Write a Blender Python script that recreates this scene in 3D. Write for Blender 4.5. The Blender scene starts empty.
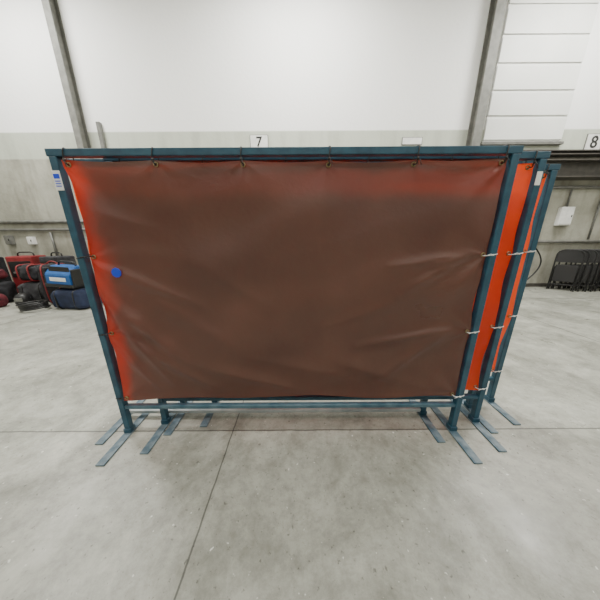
import bpy, bmesh, math, random
from mathutils import Vector, Matrix, noise, Euler
random.seed(4)
C = bpy.context.scene.collection

# ------------------------------------------------------------ materials
def mat(name, c1, c2=None, rough=0.5, metal=0.0, scale=8.0, bump=0.0, bscale=60.0, spec=0.5, detail=4):
    m = bpy.data.materials.new(name); m.use_nodes = True
    nt = m.node_tree; b = nt.nodes["Principled BSDF"]
    b.inputs["Roughness"].default_value = rough
    b.inputs["Metallic"].default_value = metal
    b.inputs["Specular IOR Level"].default_value = spec
    c2 = c2 or tuple(x*0.85 for x in c1)
    tc = nt.nodes.new("ShaderNodeTexCoord")
    n = nt.nodes.new("ShaderNodeTexNoise"); n.inputs["Scale"].default_value = scale; n.inputs["Detail"].default_value = detail
    nt.links.new(tc.outputs["Object"], n.inputs["Vector"])
    r = nt.nodes.new("ShaderNodeValToRGB")
    r.color_ramp.elements[0].position = 0.35; r.color_ramp.elements[1].position = 0.65
    r.color_ramp.elements[0].color = (*c2, 1); r.color_ramp.elements[1].color = (*c1, 1)
    nt.links.new(n.outputs["Fac"], r.inputs["Fac"]); nt.links.new(r.outputs["Color"], b.inputs["Base Color"])
    if bump > 0:
        n2 = nt.nodes.new("ShaderNodeTexNoise"); n2.inputs["Scale"].default_value = bscale
        nt.links.new(tc.outputs["Object"], n2.inputs["Vector"])
        bp = nt.nodes.new("ShaderNodeBump"); bp.inputs["Strength"].default_value = bump; bp.inputs["Distance"].default_value = 0.01
        nt.links.new(n2.outputs["Fac"], bp.inputs["Height"]); nt.links.new(bp.outputs["Normal"], b.inputs["Normal"])
    return m

def vinyl(name, c1, c2, trans, tfac, rough):
    m = mat(name, c1, c2, rough=rough, scale=2.2, bump=0.12, bscale=35, spec=0.6, detail=8)
    nt = m.node_tree; b = nt.nodes["Principled BSDF"]; out = nt.nodes["Material Output"]
    t = nt.nodes.new("ShaderNodeBsdfTranslucent"); t.inputs["Color"].default_value = (*trans, 1)
    mx = nt.nodes.new("ShaderNodeMixShader"); mx.inputs[0].default_value = tfac
    nt.links.new(b.outputs[0], mx.inputs[1]); nt.links.new(t.outputs[0], mx.inputs[2])
    nt.links.new(mx.outputs[0], out.inputs[0])
    return m

def shaded_vinyl():
    # brown layer shade, backlit left edge and upper band painted into the vinyl colour
    m = vinyl("shaded_brown_vinyl", (0.105, 0.049, 0.034), (0.076, 0.035, 0.025), (0.9, 0.06, 0.02), 0.13, 0.36)
    nt = m.node_tree; L = nt.links.new; b = nt.nodes["Principled BSDF"]
    ramp = [n for n in nt.nodes if n.type == 'VALTORGB'][0]
    mixs = [n for n in nt.nodes if n.type == 'MIX_SHADER'][0]
    tc = nt.nodes.new("ShaderNodeTexCoord"); sep = nt.nodes.new("ShaderNodeSeparateXYZ"); L(tc.outputs["Object"], sep.inputs[0])
    nz = nt.nodes.new("ShaderNodeTexNoise"); nz.inputs["Scale"].default_value = 2.6; nz.inputs["Detail"].default_value = 6; L(tc.outputs["Object"], nz.inputs["Vector"])
    def math_(op, a, bb, c=None):
        n = nt.nodes.new("ShaderNodeMath"); n.operation = op
        for i, v in enumerate((a, bb, c)):
            if v is None: continue
            if isinstance(v, (int, float)): n.inputs[i].default_value = v
            else: L(v, n.inputs[i])
        return n.outputs[0]
    def mr(v, a, bb, c, d):
        n = nt.nodes.new("ShaderNodeMapRange"); n.interpolation_type = 'SMOOTHSTEP'
        L(v, n.inputs["Value"]); n.inputs["From Min"].default_value = a; n.inputs["From Max"].default_value = bb
        n.inputs["To Min"].default_value = c; n.inputs["To Max"].default_value = d; return n.outputs[0]
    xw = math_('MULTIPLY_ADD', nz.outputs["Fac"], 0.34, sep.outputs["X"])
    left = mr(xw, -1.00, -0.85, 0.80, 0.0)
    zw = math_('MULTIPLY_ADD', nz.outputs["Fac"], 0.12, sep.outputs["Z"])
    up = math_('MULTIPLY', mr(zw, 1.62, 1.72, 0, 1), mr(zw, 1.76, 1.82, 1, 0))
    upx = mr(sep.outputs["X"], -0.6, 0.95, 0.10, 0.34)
    glow_mask = math_('MAXIMUM', left, math_('MULTIPLY', up, upx))
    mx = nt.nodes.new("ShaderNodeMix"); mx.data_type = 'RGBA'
    L(glow_mask, mx.inputs["Factor"]); L(ramp.outputs["Color"], mx.inputs["A"]); mx.inputs["B"].default_value = (0.40, 0.042, 0.018, 1)
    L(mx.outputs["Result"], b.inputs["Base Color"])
    L(mr(glow_mask, 0, 1, 0.09, 0.34), mixs.inputs[0])
    rn = nt.nodes.new("ShaderNodeTexNoise"); rn.inputs["Scale"].default_value = 1.7; rn.inputs["Detail"].default_value = 9; L(tc.outputs["Object"], rn.inputs["Vector"])
    L(mr(rn.outputs["Fac"], 0.3, 0.7, 0.27, 0.46), b.inputs["Roughness"])
    return m

M = {}
M['blue'] = mat("painted_steel_blue", (0.018, 0.080, 0.125), (0.010, 0.050, 0.085), rough=0.42, scale=14, bump=0.05, bscale=90)
M['bluerail'] = mat("scuffed_blue_rail_paint", (0.09, 0.16, 0.20), (0.025, 0.085, 0.125), rough=0.38, scale=10, bump=0.05, bscale=90)
M['foot'] = mat("worn_foot_steel", (0.17, 0.22, 0.25), (0.05, 0.10, 0.14), rough=0.5, scale=16, bump=0.05)
M['vinyl_a'] = shaded_vinyl()
M['vinyl_b'] = vinyl("backlit_orange_vinyl", (0.75, 0.075, 0.015), (0.58, 0.05, 0.010), (1.0, 0.10, 0.015), 0.45, 0.35)  # same vinyl on the rear screens; backlit brightness put into its colour
M['brass'] = mat("dull_brass", (0.35, 0.28, 0.15), rough=0.4, metal=1)
M['black'] = mat("black_plastic", (0.012, 0.012, 0.013), rough=0.45)
M['white'] = mat("white_plastic", (0.80, 0.80, 0.78), rough=0.5)
M['bluestick'] = mat("blue_sticker_print", (0.01, 0.06, 0.65), (0.01, 0.05, 0.55), rough=0.4)
M['steelgrey'] = mat("galvanised_grey", (0.20, 0.20, 0.185), (0.13, 0.13, 0.12), rough=0.5, metal=0.2)
M['darkbeam'] = mat("dark_painted_steel", (0.075, 0.068, 0.058), (0.05, 0.045, 0.04), rough=0.6)
M['colgrey'] = mat("grey_column_paint", (0.20, 0.20, 0.18), (0.14, 0.14, 0.125), rough=0.6)
M['pale'] = mat("pale_worn_steel", (0.45, 0.48, 0.48), (0.28, 0.33, 0.35), rough=0.4, metal=0.2)
M['blackcloth'] = mat("black_fabric", (0.018, 0.018, 0.022), (0.008, 0.008, 0.01), rough=0.9, bump=0.3)
M['greycloth'] = mat("grey_fabric", (0.05, 0.05, 0.055), (0.02, 0.02, 0.024), rough=0.9, bump=0.3)
M['navy'] = mat("navy_fabric", (0.012, 0.022, 0.06), (0.006, 0.012, 0.035), rough=0.85, bump=0.3)
M['royal'] = mat("royal_blue_plastic", (0.008, 0.10, 0.34), (0.006, 0.07, 0.25), rough=0.5, bump=0.1)
M['red'] = mat("red_enamel", (0.24, 0.02, 0.025), (0.16, 0.015, 0.015), rough=0.45)
M['redcloth'] = mat("maroon_fabric", (0.14, 0.016, 0.024), (0.06, 0.008, 0.014), rough=0.9, bump=0.3)
M['ink'] = mat("sign_ink", (0.02, 0.02, 0.02), rough=0.6)
M['roof'] = mat("ceiling_white", (0.75, 0.75, 0.72), (0.7, 0.7, 0.67), rough=0.8, scale=0.5)
M['panel'] = mat("white_door_panel", (0.80, 0.81, 0.78), (0.72, 0.73, 0.70), rough=0.5, scale=1.2)

# ------------------------------------------------------------ mesh helpers
def obj_from_bm(name, bm, m, parent=None, loc=(0,0,0), rot=(0,0,0), smooth=False):
    me = bpy.data.meshes.new(name); bm.normal_update(); bm.to_mesh(me); bm.free()
    if smooth:
        for p in me.polygons: p.use_smooth = True
    me.materials.append(m)
    o = bpy.data.objects.new(name, me); C.objects.link(o)
    o.location = loc; o.rotation_euler = rot
    if parent: o.parent = parent
    return o

def add_box(bm, cx, cy, cz, sx, sy, sz, bev=0.0):
    g = bmesh.ops.create_cube(bm, size=1.0, matrix=Matrix.Translation((cx, cy, cz)) @ Matrix.Diagonal((sx, sy, sz, 1)))
    if bev > 0:
        vs = set(g['verts'])
        es = [e for e in bm.edges if e.verts[0] in vs and e.verts[1] in vs]
        bmesh.ops.bevel(bm, geom=es, offset=bev, segments=2, affect='EDGES', profile=0.5)

def box(name, c, s, m, parent=None, bev=0.003, loc=(0,0,0), rot=(0,0,0)):
    bm = bmesh.new(); add_box(bm, *c, *s, bev)
    return obj_from_bm(name, bm, m, parent, loc, rot)

def add_tube(bm, pts, r, closed=False, seg=8):
    pts = [Vector(p) for p in pts]; n = len(pts); rings = []
    prev = None
    for i, p in enumerate(pts):
        if closed: t = pts[(i+1) % n] - pts[i-1]
        else: t = pts[min(i+1, n-1)] - pts[max(i-1, 0)]
        t.normalize()
        if prev is None:
            a = Vector((0, 0, 1)) if abs(t.z) < 0.9 else Vector((1, 0, 0))
            u = t.cross(a).normalized()
        else:
            u = (prev - t*prev.dot(t)).normalized()
        prev = u; w = t.cross(u)
        rings.append([bm.verts.new(p + (u*math.cos(k*2*math.pi/seg) + w*math.sin(k*2*math.pi/seg))*r) for k in range(seg)])
    for i in range(n if closed else n-1):
        a, b = rings[i], rings[(i+1) % n]
        for k in range(seg):
            bm.faces.new((a[k], a[(k+1) % seg], b[(k+1) % seg], b[k]))
    if not closed:
        bm.faces.new(rings[0][::-1]); bm.faces.new(rings[-1])

def tube(name, pts, r, m, parent=None, closed=False, seg=8, loc=(0,0,0), rot=(0,0,0)):
    bm = bmesh.new(); add_tube(bm, pts, r, closed, seg)
    bmesh.ops.recalc_face_normals(bm, faces=bm.faces)
    return obj_from_bm(name, bm, m, parent, loc, rot, smooth=True)

def cyl(name, c, r, depth, m, parent=None, axis='Z', seg=24, bev=0.0):
    bm = bmesh.new()
    R = {'Z': Matrix.Identity(4), 'Y': Matrix.Rotation(math.pi/2, 4, 'X'), 'X': Matrix.Rotation(math.pi/2, 4, 'Y')}[axis]
    bmesh.ops.create_cone(bm, cap_ends=True, segments=seg, radius1=r, radius2=r, depth=depth, matrix=Matrix.Translation(c) @ R)
    return obj_from_bm(name, bm, m, parent)

def empty(name, loc, label, cat, rot=(0,0,0), group=None):
    e = bpy.data.objects.new(name, None); C.objects.link(e); e.location = loc; e.rotation_euler = rot
    e.empty_display_size = 0.1
    e["label"] = label; e["category"] = cat
    if group: e["group"] = group
    return e

def super_loop(ax, ay, n=4.0, k=20):
    out = []
    for i in range(k):
        a = 2*math.pi*i/k; c, s = math.cos(a), math.sin(a)
        out.append((math.copysign(abs(c)**(2/n), c)*ax, math.copysign(abs(s)**(2/n), s)*ay))
    return out

def softbag(name, size, m, parent, c=(0,0,0), seed=0, e=3.5, amp=0.03, nu=48, nv=28):
    bm = bmesh.new(); rows = []
    def sp(v, p): return math.copysign(abs(v)**p, v)
    for j in range(nv+1):
        ph = -math.pi/2 + math.pi*j/nv; row = []
        for i in range(nu):
            th = 2*math.pi*i/nu; p = 2/e
            x = sp(math.cos(ph), p)*sp(math.cos(th), p)*size[0]/2
            y = sp(math.cos(ph), p)*sp(math.sin(th), p)*size[1]/2
            z = sp(math.sin(ph), p)*size[2]/2
            v = Vector((x, y, z))
            k = noise.noise(v*5 + Vector((seed*7.1, 0, 0)))*amp + noise.noise(v*13 + Vector((seed, 3, 0)))*amp*0.6
            f = 1 + k*3
            x, y = x*f, y*f
            z = z*(1+k*1.5) if z > 0 else z
            row.append(bm.verts.new((x+c[0], y+c[1], z+c[2]+size[2]/2)))
        rows.append(row)
    for j in range(nv):
        for i in range(nu):
            bm.faces.new((rows[j][i], rows[j][(i+1) % nu], rows[j+1][(i+1) % nu], rows[j+1][i]))
    bmesh.ops.remove_doubles(bm, verts=bm.verts, dist=0.0005)
    return obj_from_bm(name, bm, m, parent, smooth=True)

# ------------------------------------------------------------ room
def structure(o): o["kind"] = "structure"; return o
WY = 6.2; RX = 10.0; RH = 7.0; BY = -6.0

def wallmat():
    m = bpy.data.materials.new("painted_concrete_wall"); m.use_nodes = True
    nt = m.node_tree; b = nt.nodes["Principled BSDF"]; b.inputs["Roughness"].default_value = 0.75
    L = nt.links.new
    tc = nt.nodes.new("ShaderNodeTexCoord")
    n = nt.nodes.new("ShaderNodeTexNoise"); n.inputs["Scale"].default_value = 0.9; n.inputs["Detail"].default_value = 12; n.inputs["Roughness"].default_value = 0.7
    L(tc.outputs["Object"], n.inputs["Vector"])
    r = nt.nodes.new("ShaderNodeValToRGB")
    r.color_ramp.elements[0].position = 0.35; r.color_ramp.elements[1].position = 0.66
    r.color_ramp.elements[0].color = (0.29, 0.285, 0.235, 1); r.color_ramp.elements[1].color = (0.48, 0.475, 0.41, 1)
    L(n.outputs["Fac"], r.inputs["Fac"])
    mp = nt.nodes.new("ShaderNodeMapping"); mp.inputs["Scale"].default_value = (3.0, 3.0, 0.5); L(tc.outputs["Object"], mp.inputs["Vector"])
    n3 = nt.nodes.new("ShaderNodeTexNoise"); n3.inputs["Scale"].default_value = 1.3; n3.inputs["Detail"].default_value = 10; L(mp.outputs[0], n3.inputs["Vector"])
    r3 = nt.nodes.new("ShaderNodeValToRGB"); r3.color_ramp.elements[0].position = 0.34; r3.color_ramp.elements[1].position = 0.55
    r3.color_ramp.elements[0].color = (0.64, 0.63, 0.60, 1); r3.color_ramp.elements[1].color = (1, 1, 1, 1); L(n3.outputs["Fac"], r3.inputs["Fac"])
    mu = nt.nodes.new("ShaderNodeMix"); mu.data_type = 'RGBA'; mu.blend_type = 'MULTIPLY'; mu.inputs["Factor"].default_value = 0.8
    L(r.outputs["Color"], mu.inputs["A"]); L(r3.outputs["Color"], mu.inputs["B"])
    sep = nt.nodes.new("ShaderNodeSeparateXYZ"); L(tc.outputs["Object"], sep.inputs[0])
    mr = nt.nodes.new("ShaderNodeMapRange"); mr.inputs["From Min"].default_value = 3.33; mr.inputs["From Max"].default_value = 3.36
    L(sep.outputs["Z"], mr.inputs["Value"])
    mr2 = nt.nodes.new("ShaderNodeMapRange"); mr2.inputs["From Min"].default_value = 3.9; mr2.inputs["From Max"].default_value = 3.93
    L(sep.outputs["Z"], mr2.inputs["Value"])
    mg = nt.nodes.new("ShaderNodeMix"); mg.data_type = 'RGBA'; mg.blend_type = 'MULTIPLY'; mg.inputs["Factor"].default_value = 0.35
    mg.inputs["A"].default_value = (0.52, 0.55, 0.47, 1); L(r3.outputs["Color"], mg.inputs["B"])
    mx = nt.nodes.new("ShaderNodeMix"); mx.data_type = 'RGBA'
    L(mr.outputs[0], mx.inputs["Factor"]); L(mu.outputs["Result"], mx.inputs["A"]); L(mg.outputs["Result"], mx.inputs["B"])
    mx2 = nt.nodes.new("ShaderNodeMix"); mx2.data_type = 'RGBA'
    L(mr2.outputs[0], mx2.inputs["Factor"]); L(mx.outputs["Result"], mx2.inputs["A"]); mx2.inputs["B"].default_value = (0.92, 0.92, 0.91, 1)
    L(mx2.outputs["Result"], b.inputs["Base Color"])
    n2 = nt.nodes.new("ShaderNodeTexNoise"); n2.inputs["Scale"].default_value = 14; n2.inputs["Detail"].default_value = 6
    L(tc.outputs["Object"], n2.inputs["Vector"])
    bp = nt.nodes.new("ShaderNodeBump"); bp.inputs["Strength"].default_value = 0.25; bp.inputs["Distance"].default_value = 0.02
    L(n2.outputs["Fac"], bp.inputs["Height"]); L(bp.outputs["Normal"], b.inputs["Normal"])
    return m

def floormat():
    m = bpy.data.materials.new("polished_concrete_floor"); m.use_nodes = True
    nt = m.node_tree; b = nt.nodes["Principled BSDF"]
    L = nt.links.new
    tc = nt.nodes.new("ShaderNodeTexCoord")
    def nz(scale, det, ro=0.6, dist=0.0):
        n = nt.nodes.new("ShaderNodeTexNoise"); n.inputs["Scale"].default_value = scale; n.inputs["Detail"].default_value = det; n.inputs["Roughness"].default_value = ro
        n.inputs["Distortion"].default_value = dist
        L(tc.outputs["Object"], n.inputs["Vector"]); return n
    def ramp(src, p0, p1, c0, c1):
        r = nt.nodes.new("ShaderNodeValToRGB"); r.color_ramp.elements[0].position = p0; r.color_ramp.elements[1].position = p1
        r.color_ramp.elements[0].color = (*c0, 1); r.color_ramp.elements[1].color = (*c1, 1); L(src, r.inputs["Fac"]); return r
    def mult(a, bcol, fac=1.0):
        mx = nt.nodes.new("ShaderNodeMix"); mx.data_type = 'RGBA'; mx.blend_type = 'MULTIPLY'; mx.inputs["Factor"].default_value = fac
        L(a, mx.inputs["A"]); L(bcol, mx.inputs["B"]); return mx.outputs["Result"]
    a = ramp(nz(1.5, 10, 0.68, 0.8).outputs["Fac"], 0.36, 0.64, (0.27, 0.272, 0.235), (0.46, 0.462, 0.41))
    s = ramp(nz(7, 12, 0.8).outputs["Fac"], 0.38, 0.58, (0.62, 0.62, 0.60), (1, 1, 1))
    col = mult(a.outputs["Color"], s.outputs["Color"], 0.9)
    sp = ramp(nz(40, 3).outputs["Fac"], 0.29, 0.37, (0.36, 0.36, 0.34), (1, 1, 1))
    col = mult(col, sp.outputs["Color"], 0.8)
    fl = ramp(nz(30, 2).outputs["Fac"], 0.70, 0.74, (0, 0, 0), (1, 1, 1))
    mxx = nt.nodes.new("ShaderNodeMix"); mxx.data_type = 'RGBA'; L(fl.outputs["Color"], mxx.inputs["Factor"]); L(col, mxx.inputs["A"]); mxx.inputs["B"].default_value = (0.62, 0.62, 0.58, 1)
    col = mxx.outputs["Result"]
    sep = nt.nodes.new("ShaderNodeSeparateXYZ"); L(tc.outputs["Object"], sep.inputs[0])
    wob = nz(6, 4)
    def line(axis, v, w, lo=0.35):
        s1 = nt.nodes.new("ShaderNodeMath"); s1.operation = 'SUBTRACT'; L(sep.outputs[axis], s1.inputs[0]); s1.inputs[1].default_value = v
        wo = nt.nodes.new("ShaderNodeMath"); wo.operation = 'MULTIPLY_ADD'; L(wob.outputs["Fac"], wo.inputs[0]); wo.inputs[1].default_value = 0.014; L(s1.outputs[0], wo.inputs[2])
        ab = nt.nodes.new("ShaderNodeMath"); ab.operation = 'ABSOLUTE'; L(wo.outputs[0], ab.inputs[0])
        mr = nt.nodes.new("ShaderNodeMapRange"); mr.inputs["From Min"].default_value = w*0.5; mr.inputs["From Max"].default_value = w
        mr.inputs["To Min"].default_value = lo; mr.inputs["To Max"].default_value = 1.0
        L(ab.outputs[0], mr.inputs["Value"]); return mr.outputs[0]
    g = None
    for ax, v, w in (("Y", 1.31, 0.007), ("X", -0.50, 0.006), ("Y", 4.9, 0.014), ("X", 4.1, 0.012), ("X", -5.1, 0.012), ("Y", -2.3, 0.008)):
        l = line(ax, v, w)
        if g is None: g = l
        else:
            mm = nt.nodes.new("ShaderNodeMath"); mm.operation = 'MULTIPLY'; L(g, mm.inputs[0]); L(l, mm.inputs[1]); g = mm.outputs[0]
    col = mult(col, g)
    L(col, b.inputs["Base Color"])
    rr = nt.nodes.new("ShaderNodeMapRange"); rr.inputs["From Min"].default_value = 0.3; rr.inputs["From Max"].default_value = 0.7; rr.inputs["To Min"].default_value = 0.25; rr.inputs["To Max"].default_value = 0.48
    L(nz(2.5, 8).outputs["Fac"], rr.inputs["Value"]); L(rr.outputs[0], b.inputs["Roughness"])
    return m
MW = wallmat(); MF = floormat()
structure(box("floor", (0, 0.1, -0.05), (2*RX+0.4, 12.6, 0.1), MF, bev=0))
structure(box("ceiling", (0, 0.1, RH+0.05), (2*RX+0.4, 12.6, 0.1), M['roof'], bev=0))
structure(box("wall_back", (0, WY+0.1, RH/2), (2*RX, 0.2, RH), MW, bev=0))
structure(box("wall_front", (0, BY-0.1, RH/2), (2*RX, 0.2, RH), MW, bev=0))
structure(box("wall_left", (-RX-0.1, 0.1, RH/2), (0.2, 12.6, RH), MW, bev=0))
structure(box("wall_right", (RX+0.1, 0.1, RH/2), (0.2, 12.6, RH), MW, bev=0))

def ibeam_col(x, w, name, m, h):
    bm = bmesh.new()
    add_box(bm, x, WY-0.01, h/2, w, 0.02, h); add_box(bm, x, WY-0.11, h/2, 0.02, 0.18, h); add_box(bm, x, WY-0.21, h/2, w, 0.02, h)
    return structure(obj_from_bm(name, bm, m))
ibeam_col(-5.22, 0.15, "trim_1", M['colgrey'], RH)
ibeam_col(4.22, 0.20, "trim_2", M['colgrey'], RH)
structure(box("trim_3", (-4.80, WY-0.04, 2.05), (0.09, 0.08, 4.1), M['steelgrey'], bev=0.01))
def hbeam(name, x0, x1, z, hh, d, m):
    bm = bmesh.new(); cx = (x0+x1)/2; w = x1-x0
    add_box(bm, cx, WY-d/2, z+hh/2-0.012, w, d, 0.024); add_box(bm, cx, WY-d/2, z-hh/2+0.012, w, d, 0.024); add_box(bm, cx, WY-d/2, z, w, 0.02, hh-0.048)
    return structure(obj_from_bm(name, bm, m))
hbeam("trim_4", 4.45, RX-0.02, 3.36, 0.10, 0.22, M['darkbeam'])
hbeam("trim_5", 4.45, RX-0.02, 2.98, 0.38, 0.36, M['darkbeam'])
bm = bmesh.new()
add_box(bm, 5.45, WY-0.02, 5.20, 1.9, 0.04, 3.1)
for i in range(6): add_box(bm, 5.45, WY-0.05, 3.90+i*0.5, 1.9, 0.02, 0.44, 0.006)
structure(obj_from_bm("door_1", bm, M['panel']))
structure(box("trim_6", (5.45, WY-0.045, 3.60), (2.0, 0.09, 0.06), M['steelgrey'], bev=0.004))
structure(box("baseboard_back", (0, WY-0.01, 0.05), (2*RX, 0.02, 0.10), M['darkbeam'], bev=0.003))

def pipe(label, pts, r, m=None, cat="pipe", name="conduit"):
    o = tube(name, pts, r, m or M['steelgrey']); o["label"] = label; o["category"] = cat; return o
pipe("thin grey steel conduit running along concrete wall", [(-9.9, WY-0.05, 1.86), (-7, WY-0.05, 1.86), (-4.6, WY-0.05, 1.86)], 0.040)
pipe("second grey conduit beneath the first along concrete wall", [(-9.9, WY-0.05, 1.66), (-7, WY-0.05, 1.66), (-4.6, WY-0.05, 1.66)], 0.030)
pipe("thin grey steel conduit dropping down concrete wall", [(-6.75, WY-0.04, 1.60), (-6.75, WY-0.04, 0.9)], 0.026)
pipe("thin grey pipe running under the wall beam", [(4.6, WY-0.06, 2.62), (9.9, WY-0.06, 2.62)], 0.035)
pipe("thin grey pipe along wall above stacked chairs", [(4.6, WY-0.05, 1.27), (9.9, WY-0.05, 1.27)], 0.035)
pipe("vertical grey conduit feeding white wall box", [(7.05, WY-0.04, 2.57), (7.05, WY-0.04, 2.16)], 0.02)
pipe("vertical grey conduit beside white wall box", [(7.9, WY-0.04, 2.57), (7.9, WY-0.04, 1.32)], 0.022)
cord = []
for i in range(25):
    t = i/24; cord.append((6.35+0.35*math.sin(t*3.0), WY-0.09-0.06*t, 1.22-1.0*t))
pipe("black power cord hanging down beside the wall", cord, 0.018, M['black'], "cord", "power_cord")

def wallbox(x, z, w, h, label, m):
    e = empty("electrical_box", (x, WY, z), label, "electrical box")
    box("housing", (0, -0.05, 0), (w, 0.10, h), m, e, 0.008)
    box("cover", (0, -0.107, 0), (w*0.86, 0.012, h*0.86), m, e, 0.003)
    box("latch", (w*0.33, -0.118, 0), (0.02, 0.012, 0.05), M['black'], e, 0.002)
wallbox(7.05, 1.92, 0.34, 0.46, "white metal electrical box mounted on wall", M['white'])
wallbox(-7.9, 1.40, 0.16, 0.24, "small grey junction box beneath wall conduit", M['steelgrey'])
wallbox(-6.75, 0.78, 0.18, 0.24, "small grey outlet box at end of conduit", M['steelgrey'])
wallbox(-7.3, 1.38, 0.14, 0.20, "small white outlet box beneath wall conduit", M['white'])

def text_mesh(name, s, size, m, parent, loc):
    cu = bpy.data.curves.new(name, 'FONT'); cu.body = s; cu.size = size; cu.align_x = 'CENTER'; cu.align_y = 'CENTER'; cu.extrude = 0.002; cu.offset = size*0.015
    t = bpy.data.objects.new(name+"_tmp", cu); C.objects.link(t)
    bpy.context.view_layer.update()
    me = bpy.data.meshes.new_from_object(t.evaluated_get(bpy.context.evaluated_depsgraph_get()))
    bpy.data.objects.remove(t)
    me.materials.clear(); me.materials.append(m)
    o = bpy.data.objects.new(name, me); C.objects.link(o); o.parent = parent; o.location = loc; o.rotation_euler = (math.pi/2, 0, 0)
    return o
def sign(x, z, w, h, s, label):
    e = empty("bay_sign", (x, WY, z), label, "sign")
    box("plate_frame", (0, -0.010, 0), (w+0.03, 0.016, h+0.03), M['steelgrey'], e, 0.003)
    box("plate", (0, -0.022, 0), (w, 0.012, h), M['white'], e, 0.003)
    if s: text_mesh("numeral", s, h*1.0, M['ink'], e, (0, -0.031, 0))
sign(-0.98, 3.67, 0.42, 0.30, "7", "white bay number sign with black 7")
sign(7.25, 3.62, 0.36, 0.36, "8", "white bay number sign with black 8")
e = empty("wall_notice", (2.78, WY, 3.68), "small blank white notice plate on upper wall", "notice")
box("plate_frame", (0, -0.008, 0), (0.50, 0.014, 0.17), M['steelgrey'], e, 0.003)
box("plate", (0, -0.018, 0), (0.47, 0.012, 0.14), M['white'], e, 0.003)

# ------------------------------------------------------------ welding screens
W = 2.44; H = 1.835; PT = 0.040
def seg_dist(p, a, b):
    ab = b-a; t = max(0, min(1, (p-a).dot(ab)/ab.length_squared)); return (p-(a+ab*t)).length, t
def curtain(parent, seed, m, ties_z, ties_x, x0, x1, z0, z1, creases, nx, nz, amp):
    bm = bmesh.new(); rows = []
    tp = [Vector((x0, z)) for z in ties_z] + [Vector((x1, z)) for z in ties_z]
    tx = [Vector((x, z1)) for x in ties_x]
    def sc(v, lst):
        l = sorted(lst)
        for a, b in zip(l, l[1:]):
            if a <= v <= b: return math.sin(math.pi*(v-a)/(b-a))**1.0
        return 0
    for j in range(nz+1):
        v = j/nz; row = []
        for i in range(nx+1):
            u = i/nx
            x = x0+(x1-x0)*u; z = z0+(z1-z0)*v
            xe = sc(z, ties_z)*0.012; ze = sc(x, ties_x)*0.010
            X = x + xe*((1-u)**6) - xe*(u**6)
            Z = z - ze*(v**8) + (1-v)**8*(0.008*math.sin(x*7+seed) + 0.012*noise.noise(Vector((x*2, seed, 0))))
            p = Vector((x, z)); y = 0
            pv = Vector((x, z, seed*3.7))
            y += noise.noise(pv*1.3)*0.036*amp
            pr = Vector((x*1.2+z*1.0, (z*2.6-x*0.9), seed*2.0))
            y += noise.noise(pr*1.5)*0.022*amp
            y += noise.noise(pv*6.0)*0.0016*amp
            for k, q in enumerate(tp):
                d = p-q; r = d.length
                if r < 1.0:
                    th = math.atan2(d.y, d.x)
                    y += 0.011*amp*math.exp(-r/0.24)*(r/(r+0.07))*math.sin(6*th+k*1.7+seed)
            for k, q in enumerate(tx):
                d = p-q; r = d.length
                if r < 0.5:
                    th = math.atan2(d.y, d.x)
                    y += 0.005*math.exp(-r/0.09)*(r/(r+0.03))*math.sin(6*th+k)
            for a, b, w, h in creases:
                dd, t = seg_dist(p, a, b)
                dd += 0.020*noise.noise(pv*4)
                f = math.sin(math.pi*(0.10+0.80*t))
                y += -h*math.exp(-(abs(dd)/(w*1.3))**1.7)*f
            lim = 0.040 if creases else 0.026
            y = lim*math.tanh(y/lim)
            row.append(bm.verts.new((X, y, Z)))
        rows.append(row)
    for j in range(nz):
        for i in range(nx):
            bm.faces.new((rows[j][i], rows[j][i+1], rows[j+1][i+1], rows[j+1][i]))
    o = obj_from_bm("curtain", bm, m, parent, smooth=True)
    o["label"] = "heavy translucent vinyl welding curtain with creases"
    gp = [(x, z1-0.022) for x in ties_x] + [(x0+0.022, z) for z in ties_z[:-1]] + [(x1-0.022, z) for z in ties_z[:-1]]
    for gx, gz in gp:
        u = (gx-x0)/(x1-x0); v = (gz-z0)/(z1-z0)
        yv = gy(o, nx, nz, u, v)-0.003
        ring = [(gx+0.010*math.cos(a*math.pi/8), yv, gz+0.010*math.sin(a*math.pi/8)) for a in range(16)]
        tube("grommet", ring, 0.0035, M['brass'], o, closed=True, seg=6)
    return o
def gy(o, nx, nz, u, v):
    i = min(nx, max(0, round(u*nx))); j = min(nz, max(0, round(v*nz)))
    return o.data.vertices[j*(nx+1)+i].co.y

def P(x, z): return Vector((x, z))
CR = [
 (P(-1.20,1.26), P(-0.55,0.98), 0.028, 0.017),
 (P(-1.20,1.10), P(-0.68,0.58), 0.032, 0.024), (P(-0.68,0.58), P(0.05,0.36), 0.038, 0.022),
 (P(-1.20,1.26), P(-1.00,0.72), 0.025, 0.018), (P(-1.00,0.72), P(-0.55,0.40), 0.028, 0.021),
 (P(-1.12,0.95), P(-0.80,0.42), 0.020, 0.014),
 (P(-1.20,0.82), P(-0.90,0.38), 0.020, 0.015),
 (P(1.05,1.27), P(0.62,1.22), 0.020, 0.016), (P(1.05,1.27), P(0.70,1.05), 0.028, 0.015),
 (P(1.05,0.81), P(0.45,0.70), 0.022, 0.017), (P(1.05,0.81), P(0.60,0.45), 0.028, 0.014),
 (P(0.75,1.02), P(0.15,0.80), 0.036, 0.012), (P(-0.55,1.25), P(-0.1,0.95), 0.040, 0.010),
 (P(0.3,0.60), P(0.95,0.36), 0.034, 0.013), (P(-1.1,1.55), P(-0.7,1.40), 0.035, 0.009),
 (P(-0.3,0.62), P(0.45,0.45), 0.04, 0.012), (P(-0.9,1.05), P(-0.35,0.70), 0.038, 0.014),
]
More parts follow.
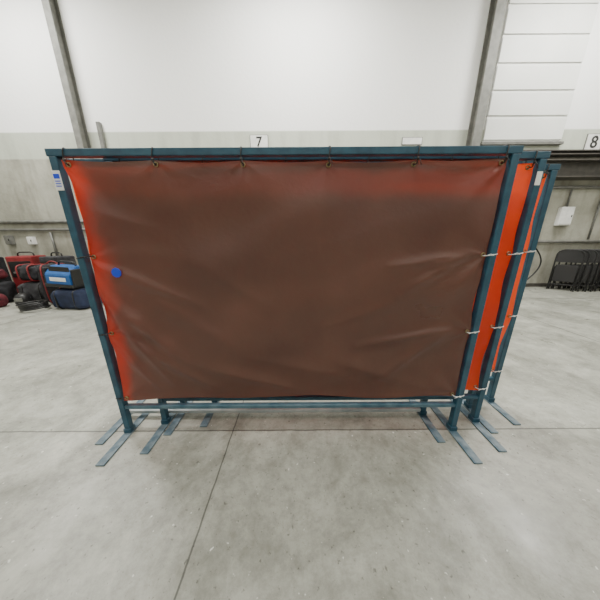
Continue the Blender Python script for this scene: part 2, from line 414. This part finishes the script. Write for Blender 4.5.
def screen(X0, Y0, mcur, label, seed, front, railz=0.228, rail_m=None):
    e = empty("welding_screen", (X0, Y0, 0), label, "welding screen", group="row of nested welding screens")
    hw = W/2
    for s in (-1, 1):
        px = s*(hw-PT/2)
        box("post", (px, 0, (H-0.036+0.010)/2), (PT, PT, H-0.036-0.010), M['blue'], e, 0.004)
        ft = box("foot", (px, 0, 0.005), (0.056, 0.52, 0.010), M['foot'], e, 0.002)
        ft["label"] = "flat worn steel bar foot"
        box("base_collar", (px, 0, 0.028), (PT+0.012, PT+0.012, 0.036), M['blue'], e, 0.003)
    box("top_rail", (0, 0, H-0.018), (W+0.02, PT, 0.036), M['blue'], e, 0.004)
    box("bottom_rail", (0, 0, railz), (W-2*PT, 0.032, 0.028), rail_m or M['blue'], e, 0.004)
    x0, x1, z0, z1 = -hw+PT+0.016, hw-PT-0.005, 0.295, 1.784
    tz = [z0+0.02, 0.80, 1.285, z1-0.03]
    txs = [x0+0.03+(x1-x0-0.06)*k/5 for k in range(6)]
    cu = curtain(e, seed, mcur, tz, txs, x0, x1, z0, z1, CR if front else [], 240 if front else 70, 160 if front else 50, 1.0)
    for x in txs:
        zc = (z1-0.026 + H+0.004)/2; hz = (H+0.004-(z1-0.026))/2
        bm = bmesh.new()
        add_tube(bm, [(x+0.004*math.sin(t), a, zc+b) for t, (a, b) in enumerate(super_loop(0.026, hz))], 0.003, True, 6)
        add_box(bm, x, -0.028, zc-hz*0.5, 0.010, 0.008, 0.012)
        add_tube(bm, [(x, -0.030, zc-hz*0.5), (x+0.010, -0.036, zc-hz*0.5-0.015), (x+0.014, -0.040, zc-hz*0.5-0.035)], 0.0018, False, 6)
        obj_from_bm("cable_tie", bm, M['black'], e, smooth=True)
    for s in (-1, 1):
        for k, z in enumerate(tz[:-1]):
            inner = (x0+0.022) if s < 0 else (x1-0.022)
            outer = s*(hw+0.004); cx = (inner+outer)/2; ax = abs(outer-inner)/2
            bm = bmesh.new()
            add_tube(bm, [(cx+a, b, z+0.006*math.sin(a*30)) for a, b in super_loop(ax, 0.026)], 0.0026, True, 6)
            add_box(bm, cx, -0.028, z, 0.010, 0.008, 0.009)
            add_tube(bm, [(cx, -0.030, z), (cx-s*0.02, -0.036, z+0.006), (cx-s*0.045, -0.038, z-0.004)], 0.0018, False, 6)
            obj_from_bm("cable_tie", bm, M['white'] if s > 0 else M['black'], e, smooth=True)
    return e, cu

A, curA = screen(-0.076, 1.30, M['vinyl_a'], "blue steel framed welding screen with brown-shaded vinyl curtain", 1, True, 0.228, M['bluerail'])
B, _ = screen(0.150, 1.378, M['vinyl_b'], "blue steel framed welding screen with backlit orange curtain", 2, False)
Cc, _ = screen(-0.215, 1.450, M['vinyl_b'], "blue steel framed welding screen nested behind brown-shaded curtain", 3, False, 0.050, M['pale'])
E, _ = screen(0.220, 1.522, M['vinyl_b'], "blue steel framed welding screen nested between orange screens", 5, False, 0.115, M['bluerail'])
D, _ = screen(0.455, 1.594, M['vinyl_b'], "blue steel framed welding screen at rear of stack", 4, False)

t = box("tag", (-W/2+PT/2, -PT/2-0.002, 1.685), (0.040, 0.003, 0.095), M['white'], A, 0.001); t["label"] = "white paper tag with blue print"
bm = bmesh.new()
add_box(bm, -W/2+PT/2, -PT/2-0.0045, 1.705, 0.030, 0.002, 0.022)
for i in range(3): add_box(bm, -W/2+PT/2, -PT/2-0.0045, 1.682-i*0.012, 0.028, 0.002, 0.004)
obj_from_bm("print", bm, M['bluestick'], t)
sy = gy(curA, 240, 160, (-1.018+W/2-PT-0.016)/(W-2*PT-0.021), (1.193-0.295)/(1.784-0.295))
bm = bmesh.new()
bmesh.ops.create_cone(bm, cap_ends=True, segments=9, radius1=0.030, radius2=0.029, depth=0.003, matrix=Matrix.Translation((-1.018, sy-0.007, 1.193)) @ Matrix.Rotation(math.pi/2, 4, 'X'))
st = obj_from_bm("sticker", bm, M['bluestick'], curA); st["label"] = "round blue sticker"
t = box("tag", (W/2-PT/2-0.006, -PT/2-0.002, 1.70), (0.030, 0.003, 0.07), M['white'], B, 0.001); t["label"] = "small white paper tag"

# ------------------------------------------------------------ folded chairs
def folded_chair(loc, rot, label):
    e = empty("folding_chair", loc, label, "chair", rot=rot, group="row of folded black chairs")
    w = 0.23; r = 0.016
    pts = [(-w, -0.03, 0.012), (-w, 0.0, 0.84)]
    arc = [(-w+0.15*(1-math.cos(a)), -0.02*math.sin(a), 0.92+0.15*math.sin(a)) for a in [i*math.pi/2/6 for i in range(7)]]
    arc2 = [(-x, y, z) for x, y, z in arc[::-1]]
    tube("front_frame", pts+arc+arc2+[(w, 0, 0.84), (w, -0.03, 0.012)], r, M['black'], e)
    tube("rear_frame", [(-w+0.03, 0.038, 0.016), (-w+0.03, 0.025, 0.62), (-w+0.06, 0.025, 0.66), (w-0.06, 0.025, 0.66), (w-0.03, 0.025, 0.62), (w-0.03, 0.038, 0.016)], r*0.85, M['black'], e)
    box("crossbar", (0, -0.024, 0.16), (2*w, 0.012, 0.022), M['black'], e, 0.003)
    bm = bmesh.new(); add_box(bm, 0, -0.004, 0.89, 2*w-0.03, 0.02, 0.28)
    bmesh.ops.subdivide_edges(bm, edges=[ed for ed in bm.edges if abs(ed.verts[0].co.x-ed.verts[1].co.x) > 0.1], cuts=8)
    for vv in bm.verts:
        k = 1-(vv.co.x/w)**2
        vv.co.y -= 0.03*k-0.012
        if vv.co.z > 0.9: vv.co.z += 0.03*k
    obj_from_bm("backrest", bm, M['black'], e, smooth=False)
    box("seat", (0, 0.008, 0.46), (2*w-0.07, 0.03, 0.44), M['black'], e, 0.012)
for i in range(13):
    folded_chair((7.0+i*0.150, 5.70+0.02*math.sin(i*2), 0), (math.radians(-4), 0, math.radians(-48+random.uniform(-2, 2))), "folded black metal chair standing in row by wall")

# ------------------------------------------------------------ equipment pile
def duffel(loc, size, m, label, rot=0, seed=0, strap=None, handle=True, e_=4.5, amp=0.04):
    e = empty("duffel_bag", loc, label, "bag", rot=(0, 0, rot))
    softbag("body", size, m, e, seed=seed, e=e_, amp=amp)
    s = strap or M['black']
    for x in (-size[0]*0.25, size[0]*0.25):
        tube("strap", [(x, a, size[2]/2+b) for a, b in super_loop(size[1]/2*1.02, size[2]/2-0.001, 4.2, 32)], 0.014, s, e, closed=True)
    if handle:
        tube("handle", [(-size[0]*0.25+size[0]*0.5*t, -0.02, size[2]*0.98+0.08*math.sin(math.pi*t)) for t in [i/12 for i in range(13)]], 0.014, s, e)
    return e

def machine(loc, size, m, label, rot=(0, 0, 0)):
    e = empty("welding_machine", loc, label, "welding machine", rot=rot)
    sx, sy, sz = size; b0 = 0.12
    box("body", (0, 0, b0+(sz-b0)/2), (sx, sy, sz-b0), m, e, 0.03)
    box("front_panel", (0, -sy/2-0.004, b0+(sz-b0)*0.66), (sx*0.84, 0.012, (sz-b0)*0.42), M['black'], e, 0.004)
    for k in range(3):
        cyl("knob", (-sx*0.25+k*sx*0.25, -sy/2-0.022, b0+(sz-b0)*0.58), 0.024, 0.03, M['steelgrey'], e, 'Y')
    tube("handle", [(-sx*0.32, 0, sz-0.01), (-sx*0.30, 0, sz+0.06), (-sx*0.2, 0, sz+0.085), (sx*0.2, 0, sz+0.085), (sx*0.30, 0, sz+0.06), (sx*0.32, 0, sz-0.01)], 0.015, M['black'], e)
    for x in (-1, 1):
        for y in (-1, 1):
            cyl("wheel", (x*(sx/2-0.04), y*(sy/2-0.1), 0.08), 0.08, 0.05, M['black'], e, 'X')
    return e

def case_machine(loc, rot, label):
    e = empty("portable_welder", loc, label, "welding machine", rot=rot)
    w, d, h = 0.66, 0.38, 0.42
    bm = bmesh.new()
    prof = [(-d/2, 0.06), (d/2, 0.06), (d/2, h*0.86), (d/2-0.05, h), (-d/2+0.14, h), (-d/2, h*0.62)]
    L_ = [bm.verts.new((-w/2+0.04, y, z)) for y, z in prof]; R_ = [bm.verts.new((w/2-0.04, y, z)) for y, z in prof]
    bm.faces.new(L_); bm.faces.new(R_[::-1])
    for i in range(len(prof)):
        j = (i+1) % len(prof); bm.faces.new((L_[i], R_[i], R_[j], L_[j]))
    bmesh.ops.recalc_face_normals(bm, faces=bm.faces)
    bmesh.ops.bevel(bm, geom=list(bm.edges), offset=0.012, segments=2, affect='EDGES')
    obj_from_bm("body", bm, M['royal'], e)
    box("base", (0, 0, 0.032), (w, d+0.02, 0.064), M['black'], e, 0.012)
    for s in (-1, 1):
        box("end_bumper", (s*(w/2-0.012), 0, h*0.48), (0.05, d*0.92, h*0.84), M['black'], e, 0.014)
    b = box("badge", (0, -d/2-0.004, 0.165), (0.36, 0.010, 0.075), M['white'], e, 0.003); b["label"] = "white name badge"
    box("control_panel", (0, -d/2+0.055, h*0.83), (0.46, 0.012, 0.13), M['black'], e, 0.003)
    tube("handle", [(-0.20, 0.03, h-0.01), (-0.18, 0.03, h+0.06), (-0.12, 0.03, h+0.08), (0.12, 0.03, h+0.08), (0.18, 0.03, h+0.06), (0.20, 0.03, h-0.01)], 0.016, M['black'], e)
    return e

def helmet(loc, label, rot=0, m=None):
    e = empty("welding_helmet", loc, label, "helmet", rot=(0, 0, rot))
    softbag("shell", (0.24, 0.28, 0.30), m or M['black'], e, seed=11, e=2.5, amp=0.004)
    box("visor", (0, -0.135, 0.18), (0.13, 0.02, 0.075), M['steelgrey'], e, 0.006)
    cyl("hinge_knob", (0.12, 0, 0.18), 0.022, 0.02, M['black'], e, 'X')
    cyl("hinge_knob", (-0.12, 0, 0.18), 0.022, 0.02, M['black'], e, 'X')

def cable(label, loc, rx, rz, m, turns=4, seed=0, r=0.016, name="welding_cable"):
    pts = []
    n = 30*turns
    for i in range(n):
        a = i*2*math.pi/30
        k = 1+0.25*noise.noise(Vector((i*0.09, seed, 0)))
        pts.append((rx*k*math.cos(a), rz*k*math.sin(a), r+0.003+i*0.0009+0.018*(1+math.sin(i*0.21+seed))))
    o = tube(name, pts, r, m, loc=loc); o["label"] = label; o["category"] = "cable"; return o

machine((-6.80, 5.50, 0), (0.50, 0.46, 1.02), M['red'], "red wheeled welding machine behind black bags", rot=(0, 0, 0.25))
machine((-7.95, 5.50, 0), (0.55, 0.46, 0.98), M['blackcloth'], "black wheeled welding machine by the wall", rot=(0, 0, 0.1))
machine((-6.15, 5.60, 0), (0.48, 0.44, 1.00), M['greycloth'], "dark grey wheeled welding machine by the wall", rot=(0, 0, -0.1))
duffel((-6.95, 4.86, 0), (0.62, 0.42, 0.50), M['blackcloth'], "black fabric duffel bag in front of red machine", 0.15, 2, handle=False, e_=3.4, amp=0.06)
duffel((-6.95, 4.86, 0.535), (0.44, 0.34, 0.24), M['redcloth'], "maroon bag resting on black duffel", 0.15, 6, handle=False, e_=3.0, amp=0.08)
duffel((-6.08, 5.00, 0), (0.66, 0.46, 0.46), M['greycloth'], "dark grey fabric duffel bag on floor", 0.1, 4, handle=False, e_=3.6, amp=0.06)
duffel((-6.12, 4.98, 0.50), (0.56, 0.36, 0.36), M['blackcloth'], "black bag with red straps on grey duffel", -0.1, 5, handle=False, strap=M['red'], e_=3.2, amp=0.08)
duffel((-4.74, 4.48, 0), (0.82, 0.48, 0.42), M['navy'], "navy duffel bag on concrete floor", -0.10, 3, handle=False)
case_machine((-4.82, 4.48, 0.465), (0, math.radians(3), -0.12), "angular blue and black portable welder on navy bag")
duffel((-5.47, 4.85, 0), (0.48, 0.40, 0.88), M['blackcloth'], "tall black equipment bag beside blue welder", 0.3, 7, strap=M['red'], amp=0.06)
duffel((-7.62, 4.75, 0), (0.62, 0.46, 0.40), M['navy'], "dark blue duffel bag on floor near wall", 0.15, 8, handle=False)
duffel((-7.62, 4.75, 0.435), (0.50, 0.38, 0.34), M['blackcloth'], "black bag stacked on dark blue duffel", -0.2, 9, amp=0.06)
helmet((-5.95, 4.52, 0), "black welding helmet lying on floor", 0.3)
helmet((-6.48, 4.48, 0), "dark red welding helmet lying on floor beside bags", -0.4, M['redcloth'])
cable("black welding cable coiled on floor", (-5.45, 4.25, 0), 0.22, 0.17, M['black'], 5, 1)
cable("maroon welding cable coiled on floor", (-7.00, 4.30, 0), 0.24, 0.16, M['redcloth'], 4, 2)
cable("black hose heaped on floor near bags", (-7.60, 4.20, 0), 0.26, 0.15, M['black'], 5, 3, 0.02)

# ------------------------------------------------------------ lights
def area(x, y, z, sx, sy, p, col=(1.0, 0.985, 0.93)):
    l = bpy.data.lights.new("high_bay_light", 'AREA'); l.shape = 'RECTANGLE'; l.size = sx; l.size_y = sy; l.energy = p; l.color = col
    o = bpy.data.objects.new("high_bay_light", l); C.objects.link(o); o.location = (x, y, z)
for x in (-6, 0, 6):
    for y, p in ((-2.8, 140), (0.8, 125), (4.3, 370)):
        area(x, y, 6.8, 1.6, 0.8, p)
w = bpy.data.worlds.new("World"); bpy.context.scene.world = w; w.use_nodes = True
w.node_tree.nodes["Background"].inputs[0].default_value = (0.9, 0.95, 1, 1); w.node_tree.nodes["Background"].inputs[1].default_value = 0.4

# ------------------------------------------------------------ camera
cd = bpy.data.cameras.new("camera"); cam = bpy.data.objects.new("camera", cd); C.objects.link(cam)
cd.sensor_width = 36; cd.lens = 36*217/600; cd.clip_start = 0.02
R = Matrix.Rotation(math.radians(90-15.7), 4, 'X') @ Matrix.Rotation(math.radians(-0.35), 4, 'Z')
cam.matrix_world = Matrix.Translation((0, 0, 1.38)) @ R
bpy.context.scene.camera = cam
